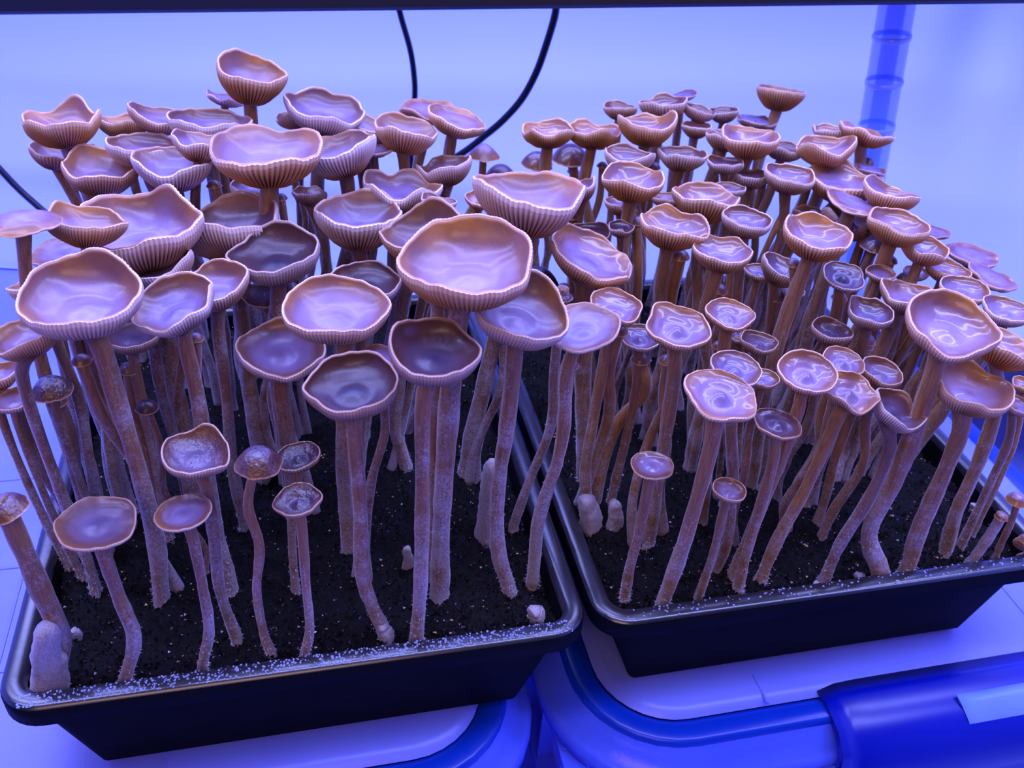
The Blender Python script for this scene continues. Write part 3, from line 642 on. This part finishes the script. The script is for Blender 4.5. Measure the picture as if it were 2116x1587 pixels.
# ---- right tray, front and left side
M('R', 1492, 820, 148, 'nipple', 'pale mushroom disc with bright orange rim, largest in the front of the right tray', (1370, 1250), via=[(1470, 920), (1438, 1040), (1405, 1150)], warm=.45, roll=6, tf=8, tone=.0, d=.16)
M('R', 1348, 960, 88, 'disc', 'small mauve mushroom disc on a thin stem, left front of the right tray', (1290, 1240), via=[(1335, 1030), (1318, 1110), (1300, 1180)], tone=.25, warm=.4)
M('R', 1508, 1013, 68, 'wavy', 'lowest small dusky mauve mushroom among the right tray front stems', (1442, 1240), via=[(1492, 1070), (1472, 1150)], tone=.35, warm=.4, roll=3)
M('R', 1608, 878, 97, 'nipple', 'small wet dark mushroom dish below the ringed caps of the right tray', (1525, 1212), via=[(1598, 950), (1568, 1060), (1540, 1150)], tone=.6, warm=.5, wet=True, roll=5, d=.14)
M('R', 1670, 772, 118, 'nipple', 'ringed mushroom cap with orange back rim, above the small wet dark dish', (1515, 1190), via=[(1645, 860), (1600, 980), (1555, 1090)], warm=.45, roll=2, tf=8, lift=[(85, .15, 50)])
M('R', 1760, 810, 112, 'nipple', 'angular orange-brown mushroom cap overlapping the right of the ringed cap', (1572, 1200), via=[(1715, 900), (1665, 1010), (1610, 1110)], tone=.12, warm=.7, roll=5, tf=6, wav=.10, seed=21)
M('R', 1860, 848, 108, 'cup', 'blue-white glossy mushroom cup tilted right, right of the angular brown cap', (1700, 1205), via=[(1838, 930), (1795, 1030), (1738, 1120)], tone=.5, warm=.1, roll=22, tf=5, wet=True, lift=[(340, .15, 30)])
M('R', 1745, 748, 86, 'nipple', 'small mushroom with concentric rings and dark back rim, right of the ringed cap', dv=.050, tone=.25, warm=.4, roll=5, tf=6)
M('R', 1825, 770, 84, 'dish', 'dark-backed mauve mushroom cup right of the small concentric one', dv=.055, tone=.45, warm=.5, roll=8, tf=3, lift=[(100, .2, 40)])
M('R', 2010, 800, 162, 'wavy', 'rosy mushroom with high folded back edge, low at the right of the right tray', (1872, 1185), via=[(1985, 890), (1945, 990), (1898, 1100)], tone=.05, warm=.55, roll=4, lift=[(110, .3, 40), (180, .15, 30)], sr=.0036, seed=33)
M('R', 1972, 672, 182, 'dish', 'big amber-rimmed mushroom with V-shaped front lip, right side of right tray', (1820, 1200), via=[(1925, 780), (1885, 900), (1845, 1000), (1795, 1100)], warm=.5, roll=5, tf=6, lift=[(252, -.30, 24), (85, .18, 55)], sr=.0040, seed=24)
M('R', 2088, 715, 130, 'frill', 'pale mushroom with orange gills at the right edge, beside the V-lipped one', (1952, 1140), via=[(2060, 840), (2020, 960), (1975, 1060)], warm=.55, roll=14, tf=-4)
M('R', 2103, 835, 66, 'wavy', 'small violet mushroom cut by the right edge, below the orange-gilled one', (1985, 1128), via=[(2085, 910), (2045, 1000)], tone=.2, warm=.2, roll=8)
M('R', 2120, 795, 50, 'cup', 'tan mushroom fragment at the right edge above the small violet one', (2010, 1100), via=[(2100, 900), (2060, 1000)], warm=.6)
M('R', 2085, 640, 98, 'wavy', 'pale lilac wavy mushroom at the right edge above the orange-gilled one', dv=.075, warm=.15, lean=.75)
M('R', 1403, 676, 132, 'nipple', 'angular mushroom with frosty lilac centre and dark ring, left part of right tray', (1340, 1120), via=[(1392, 780), (1375, 900), (1355, 1020)], tone=.15, warm=.45, roll=4, tf=8, wav=.08, seed=29)
M('R', 1510, 650, 98, 'nipple', 'round frosty-centred mushroom with tall brown rim, upper right of the angular lilac one', dv=.075, tone=.2, warm=.5, roll=3, tf=5, d=.30)
M('R', 1323, 698, 80, 'nipple', 'small deep purple mushroom disc left of the angular lilac one', (1262, 1040), via=[(1318, 780), (1300, 880), (1278, 970)], tone=.35, warm=.1, tf=6)
M('R', 1274, 632, 106, 'wavy', 'soft pinkish mushroom cup behind the pale pinkish disc and the purple disc', (1212, 1062), via=[(1250, 740), (1228, 860), (1210, 970)], tone=.05, warm=.45, roll=3, tf=5)
M('R', 1225, 535, 178, 'cup', 'mushroom boat tipped to the right with yellow-orange gills, between the trays', (1208, 985), via=[(1206, 620), (1204, 740), (1205, 870)], warm=.45, roll=20, lift=[(120, .15, 40)], seed=43, d=.26, sr=.0038)
M('R', 1523, 762, 104, 'nipple', 'blue-sheened mushroom disc behind the orange-rimmed pale disc', dv=.045, tone=.3, warm=.1, roll=5, tf=6)
M('R', 1578, 782, 62, 'dish', 'small mushroom half hidden right of the blue-sheened disc', dv=.055, tone=.25, warm=.4, roll=-3)
M('R', 1570, 706, 74, 'dish', 'small dark glossy mushroom dish above the blue-sheened disc', dv=.085, tone=.65, warm=.3, roll=6, wet=True)
M('R', 1528, 694, 46, 'dish', 'tiny dark mushroom left of the small dark glossy dish', dv=.095, tone=.6, warm=.2)
M('R', 1722, 683, 80, 'cup', 'dark-mouthed mushroom cup with fluted grey gills among golden stems', dv=.085, tone=.7, warm=.2, roll=3)
M('R', 1800, 646, 92, 'cup', 'blue-white glossy mushroom cup with wavy dark back rim, left of the V-lipped one', dv=.085, tone=.5, warm=.1, wet=True, lift=[(60, .12, 25), (120, .12, 25)])
M('R', 1745, 572, 86, 'nipple', 'eye-like mushroom with dark ring round a blue centre', dv=.10, tone=.72, warm=.0, roll=4, tf=12, wet=True, d=.22)
M('R', 1692, 494, 136, 'goblet', 'large amber-lined goblet mushroom on a long thick stem, middle of right tray', dv=.10, warm=.55, roll=2, tf=2, lift=[(150, .15, 40), (265, -.15, 22)], d=.50, sr=.0036, seed=47)
M('R', 1622, 556, 96, 'frill', 'dark-mouthed mushroom with spiky grey gills, left of the eye-like one', dv=.125, tone=.65, warm=.1, roll=18)
M('R', 1495, 528, 116, 'goblet', 'flower-like mushroom goblet with fluted rim and frosty purple inside', dv=.12, tone=.15, warm=.35, wav=.08, d=.45, seed=53)
M('R', 1392, 474, 130, 'goblet', 'crown-like mushroom goblet with torn rim, left of the flower-like goblet', dv=.145, tone=.05, warm=.4, wav=.10, roll=3, d=.50, sr=.0036, seed=54)
M('R', 1310, 377, 122, 'goblet', 'rose-lined mushroom goblet on a straight slim stem, left part of right tray', dv=.185, tone=.05, warm=.45, d=.52, roll=1, sr=.0030, seed=55)
M('R', 1462, 408, 126, 'frill', 'pale frilled mushroom with rusty gills above the flower-like goblet', dv=.19, tone=.05, warm=.35, roll=3, seed=56)
M('R', 1545, 455, 96, 'roll', 'white-glinting mushroom cup with dark inner ring, right of the pale frilled one', dv=.155, tone=.35, warm=.15, roll=2)
M('R', 1860, 464, 118, 'roll', 'pink mushroom with thick in-rolled fluted rim, upper right of right tray', dv=.14, warm=.5, roll=6, sr=.0034, seed=57)
M('R', 1915, 512, 90, 'cup', 'pale lilac mushroom saucer just right of the in-rolled pink one', dv=.13, warm=.35, roll=4, lean=.78)
M('R', 2010, 524, 106, 'flat', 'faded pink flat mushroom at the far right of the tray', dv=.15, warm=.45, roll=6, lean=.72)
M('R', 2052, 570, 104, 'flat', 'faded cream mushroom with amber underside, outermost at the right', dv=.12, warm=.6, roll=14, lean=.72)
M('R', 1962, 556, 86, 'dish', 'rosy-gilled mushroom saucer between the faded pink and faded cream ones', dv=.125, tone=.1, warm=.5, roll=6, lean=.76)
M('R', 1996, 597, 96, 'dish', 'lilac mushroom saucer with dark back line, above the V-lipped one', dv=.105, tone=.1, warm=.2, lean=.76)
M('R', 1880, 610, 106, 'cup', 'pale blue-lilac mushroom cup with peach gills, upper left of the V-lipped one', dv=.105, tone=.05, warm=.3, roll=6, lean=.8)
M('R', 1812, 502, 62, 'dome', 'pearl-glinting dark little mushroom under the in-rolled pink one', dv=.155, tone=.5, warm=.0, wet=True)
M('R', 1822, 564, 58, 'dish', 'small blue-lined mushroom left of the in-rolled pink one\'s stem', dv=.13, tone=.2, warm=.3)
M('R', 1895, 562, 50, 'dish', 'small pearly mushroom right of the in-rolled pink one\'s stem', dv=.14, tone=.2, warm=.1, wet=True)
M('R', 1640, 602, 46, 'nipple', 'tiny lilac mushroom with pointed centre below the spiky grey-gilled one', dv=.125, tone=.3, warm=.0)
M('R', 1570, 560, 58, 'dish', 'small lilac mushroom low between the flower-like goblet and spiky-gilled one', dv=.14, tone=.2, warm=.1)
M('R', 1215, 482, 90, 'dish', 'dark blue mushroom behind the tipped boat, left edge of right tray', dv=.20, tone=.75, warm=.1, roll=-8, wet=True)
M('R', 1284, 470, 52, 'cup', 'small blue-black mushroom cup left of the slim stem of the rose-lined goblet', dv=.165, tone=.8, warm=.0)
# ---- right tray, back
M('R', 1133, 270, 96, 'cup', 'tan mushroom on a straight stem, left of the tan pair at the right tray back', dv=.285, warm=.75, d=.40, roll=-3, lift=[(60, .15, 40)], seed=58, lean=.92)
M('R', 1228, 270, 98, 'cup', 'pinkish mushroom on a straight stem, right of the tan pair at the right tray back', dv=.28, warm=.7, d=.42, roll=1, seed=59, lean=.92)
M('R', 1338, 256, 110, 'cup', 'open rosy mushroom cup with winged sides, behind the rose-lined goblet', dv=.27, warm=.5, roll=-2, lift=[(0, .25, 30), (180, .15, 30)], seed=60)
M('R', 1283, 222, 66, 'cup', 'small dark mushroom bowl silhouetted at the left of the right tray back cluster', dv=.315, tone=.55, warm=.3, d=.45)
M('R', 1372, 212, 90, 'cup', 'dusky mushroom with dark folded top in the back cluster of the right tray', dv=.31, tone=.45, warm=.2, roll=-8)
M('R', 1408, 194, 64, 'flat', 'thin purple topmost mushroom of the right tray back cluster', dv=.325, tone=.45, warm=.15, roll=-10)
M('R', 1446, 226, 70, 'dish', 'dark curled mushroom cap right of the topmost thin purple one', dv=.31, tone=.6, warm=.2, roll=14)
M('R', 1495, 230, 60, 'cup', 'dark wavy mushroom cap in the back cluster, left of the flat dim one', dv=.315, tone=.6, warm=.2, roll=-6)
M('R', 1562, 246, 84, 'flat', 'flat dim mushroom below left of the lone brown bowl', dv=.322, tone=.4, warm=.4, roll=4)
M('R', 1615, 196, 94, 'goblet', 'lone brown half-bowl mushroom standing above the others at the right tray back', dv=.318, tone=.45, warm=.6, d=.55, wav=.02, roll=4, tf=-12, lean=.9)
M('R', 1300, 320, 98, 'cup', 'white-sided mushroom cup with dark blue mouth, right above the rose-lined goblet', dv=.235, tone=.4, warm=.1)
M('R', 1410, 318, 90, 'cup', 'white-sided mushroom with ragged blue mouth, behind the pale frilled one', dv=.25, tone=.4, warm=.1, wav=.10)
M('R', 1500, 282, 78, 'frill', 'dim gilled mushroom left of the big white-gilled back cap', dv=.27, tone=.2, warm=.2)
M('R', 1552, 292, 118, 'goblet', 'big white-gilled mushroom bowl at the right tray back with thin brown mouth', dv=.25, warm=.4, d=.45, roll=1, tf=-4, seed=62)
M('R', 1622, 305, 80, 'dish', 'dark-mouthed mushroom with white pearl centre, right of the big white-gilled bowl', dv=.265, tone=.6, warm=.1, wet=True, roll=5)
M('R', 1710, 300, 106, 'cup', 'pale mushroom with long dark red slit-like mouth, upper right cluster', dv=.245, warm=.4, roll=-10, seed=63)
M('R', 1722, 270, 80, 'wavy', 'pale crinkled mushroom behind the slit-mouthed one', dv=.28, warm=.3, roll=3)
M('R', 1792, 276, 106, 'frill', 'pale peach mushroom drooping right, in front of the clear tube foot', dv=.262, warm=.5, roll=12, tf=-12, d=.2, lean=.85)
M('R', 1634, 364, 98, 'roll', 'thick-rimmed mushroom ring with purple hollow and white glint', dv=.21, tone=.15, warm=.2, roll=4)
M('R', 1552, 362, 72, 'cup', 'dark-hollowed mushroom cup with white glint, left of the thick-rimmed ring', dv=.22, tone=.55, warm=.0, wet=True)
M('R', 1745, 378, 146, 'frill', 'broad pale mushroom with tan crest and white pleated underside, upper right', dv=.20, warm=.4, roll=2, tf=-6, d=.24, lift=[(75, .18, 35)], seed=64)
M('R', 1845, 398, 104, 'frill', 'crumpled pale mushroom at the upper right outer edge, brown notch on top', dv=.19, warm=.35, roll=12, tf=-6, wav=.05, lean=.8)
M('R', 1765, 418, 118, 'flat', 'smooth pale lilac mushroom cap under the broad pale pleated one', dv=.185, warm=.3, roll=12, tf=-4, d=-.08)
M('R', 1762, 452, 108, 'cup', 'pale blue-lined mushroom cup left of the in-rolled pink one', dv=.165, tone=.1, warm=.2, roll=8)
M('R', 1283, 420, 64, 'frill', 'small gilled mushroom behind the left of the slim straight stem', dv=.205, tone=.15, warm=.2)
M('R', 1378, 408, 62, 'dish', 'purple mushroom with white glint between rose-lined goblet and pale frilled one', dv=.215, tone=.3, warm=.3, wet=True)
M('R', 1192, 388, 80, 'cup', 'lilac mushroom wing showing right of the large pale bowl', dv=.215, tone=.1, warm=.15, roll=-22)
M('R', 1110, 330, 66, 'dome', 'dark brown mushroom in the dark gap left of the tan pair\'s stems', dv=.325, tone=.6, warm=.5)
M('R', 1180, 318, 80, 'dome', 'dark mushroom between the two straight stems of the tan pair', dv=.325, tone=.75, warm=.5)
M('R', 1800, 348, 62, 'flat', 'small thin violet mushroom below the drooping peach one', dv=.235, tone=.2, warm=.1, roll=5)
M('R', 1672, 440, 62, 'frill', 'dim gilled mushroom under the left of the broad pale pleated one', dv=.215, tone=.25, warm=.2)
M('R', 1508, 388, 64, 'dish', 'blue-glinting mushroom right behind the pale frilled one', dv=.205, tone=.5, warm=.0, wet=True)
M('R', 1500, 335, 72, 'dish', 'dim violet mushroom under the big white-gilled bowl\'s left side', dv=.25, tone=.5, warm=.05)
M('R', 1440, 262, 60, 'frill', 'pale gill edge of a mushroom right of the winged rosy cup', dv=.30, tone=.3, warm=.2)
M('R', 1935, 478, 60, 'flat', 'small pale pink mushroom behind the lilac saucer at upper right', dv=.165, tone=.1, warm=.3, lean=.78)
# pins at the right front corner
M('R', 2070, 1066, 27, 'dome', 'tiny cream-capped mushroom pin on a thick frosted stem, right tray front corner', (2000, 1172), via=[(2050, 1100), (2022, 1140)], warm=.9, sr=.0030, frost=.8)
M('R', 2103, 1030, 44, 'dome', 'little pinkish mushroom pin rising above the right tray\'s front corner rim', (2052, 1160), via=[(2092, 1072), (2070, 1120)], warm=.5, sr=.0020)
M('R', 2122, 1112, 30, 'dome', 'pale mushroom pin cut by the right edge at the rim', (2112, 1168), warm=.5, sr=.0022)

# slimmer mushrooms crowded underneath; only their stems show
def crowd(side, n, label, group, sd):
    r_ = np.random.default_rng(sd); T = TL if side == 'L' else TR
    pool = [q for q in REC if q[0] == side and q[4] > 70 and .05 < tray_uv(T, q[1])[1]]
    for k in range(n):
        _, B0, ap, R0, w0 = pool[(k * 7 + sd) % len(pool)]
        off = np.array([r_.uniform(-.010, .010), r_.uniform(-.004, .012), 0]); B = B0 + off
        uu, vv = tray_uv(T, B); B = tray_pt(T, min(max(uu, .02), TW - .02), min(max(vv, .02), TD - .02), SOIL)
        a_ = r_.uniform(0, 6.28); rr = R0 * r_.uniform(.25, .55); top = B0 + ap * r_.uniform(.86, .93) + np.array([math.cos(a_) * rr, abs(math.sin(a_)) * rr, 0])
        P = top - B; s_ = r_.uniform(.0022, .0036); n_ = 26; tl = np.linspace(0, 1, n_)
        mid = [P * f + np.array([r_.normal(0, .003), r_.normal(0, .002), 0]) for f in (.25, .55, .8)]
        path = catmull([np.array([0, 0, -.003])] + mid + [P], n_); th = np.linspace(0, 2 * np.pi, 10, endpoint=False)
        RR = (s_ * (1 + .35 * np.exp(-tl / .07)) * (1 + .06 * np.sin(tl * 19 + k)))[:, None] * (1 + .06 * np.sin(3 * th + k)[None, :])
        t = empty('mushroom', tuple(B)); tag(t, label, 'mushroom', group)
        V, Fc = tube(path, RR, 10); st = mesh('stem', V, Fc, STEMM, t, attrs={'along': np.repeat(tl, 10)})
        st['frost'] = .5 if side == 'L' else .34; st['warm'] = float(r_.uniform(.2, .5) if side == 'L' else r_.uniform(.4, 1))
        (Vt, Ft, ra), (Vu, Fu, rb, rg), dd, tt = make_cap('cap', s_ * 1.55, 'dome', k + sd, n_g=24)
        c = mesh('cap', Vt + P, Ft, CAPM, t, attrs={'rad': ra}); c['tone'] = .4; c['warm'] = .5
        g = mesh('gills', Vu + P, Fu, GILLM, t, smooth=False, attrs={'rad': rb, 'ridge': rg}); g['tone'] = .4; g['warm'] = .5
crowd('R', 62, 'slender golden-brown mushroom stem crowded under the bigger caps of the right tray', 'slender mushrooms crowded under the caps of the right tray', 3)
crowd('L', 34, 'slender violet-brown mushroom stem crowded under the bigger caps of the left tray', 'slender mushrooms crowded under the caps of the left tray', 5)

# pale frosted stumps and pins standing on the soil
def stump(side, bx, by, tx, ty, r0, label, name='mushroom_stump', cat='stump'):
    T = TL if side == 'L' else TR; B = at_z(bx, by, SOIL); P = at_y(tx, ty, B[1]) - B; r_ = np.random.default_rng(int(bx + by))
    n = 16; path = catmull([np.array([0, 0, -.003]), P * .35 + [.0006, 0, 0], P * .7 - [.0005, 0, 0], P], n); tl = np.linspace(0, 1, n)
    th = np.linspace(0, 2 * np.pi, 16, endpoint=False)
    RR = (r0 * (1.25 - .45 * tl) * np.sqrt(np.clip((1.02 - tl) / .12, 0.02, 1)))[:, None] * (1 + .12 * np.sin(3 * th + bx)[None, :] + r_.normal(0, .06, (n, 16)))
    V, Fc = tube(path, RR, 16); o = mesh(name, V, Fc, STEMM, None, attrs={'along': np.repeat(tl * .35, 16)}); o.location = tuple(B); o['frost'] = 1.1; o['warm'] = .2
    return tag(o, label, cat)
stump('L', 92, 1425, 98, 1290, .0062, 'broad pale lilac stem stump in the front left corner of the left tray')
stump('L', 118, 1420, 128, 1350, .0035, 'short brown-marked stump beside the broad pale one in the front left corner')
stump('L', 1002, 1108, 1018, 950, .0050, 'thick frosted stem stump behind the tilted blue dish mushroom\'s stem')
stump('L', 795, 1320, 792, 1290, .0034, 'small pale stub at the foot of the dark chocolate cup mushroom')
stump('L', 1108, 1275, 1108, 1258, .0040, 'white crusty stub near the front right corner of the left tray')
stump('L', 842, 1165, 843, 1130, .0025, 'small white stub left of the dark blue cup mushroom\'s stem')
stump('L', 156, 1312, 156, 1302, .0022, 'tiny white pinhead on the soil near the left front corner')
stump('R', 1222, 1085, 1212, 1025, .0055, 'fluffy white stem foot near the left rim of the right tray')
stump('R', 1268, 1085, 1272, 1035, .0040, 'brown crusty stem foot beside the fluffy white one in the right tray')
stump('R', 1690, 1218, 1690, 1205, .0025, 'tiny white stub against the front rim of the right tray')
stump('R', 1775, 1200, 1778, 1186, .0028, 'pale stub at the right tray rim beside the V-lipped mushroom\'s foot')
stump('R', 2013, 1052, 2013, 1041, .0020, 'tiny cream pinhead against the right inner wall of the right tray')

for l in LOG:
    if l[4] < .06 or l[4] > .215 or l[6] < .012 or l[6] > .27 or l[7] < .01 or l[7] > .335: print('CHECK', l)
print('mushrooms', count[0])
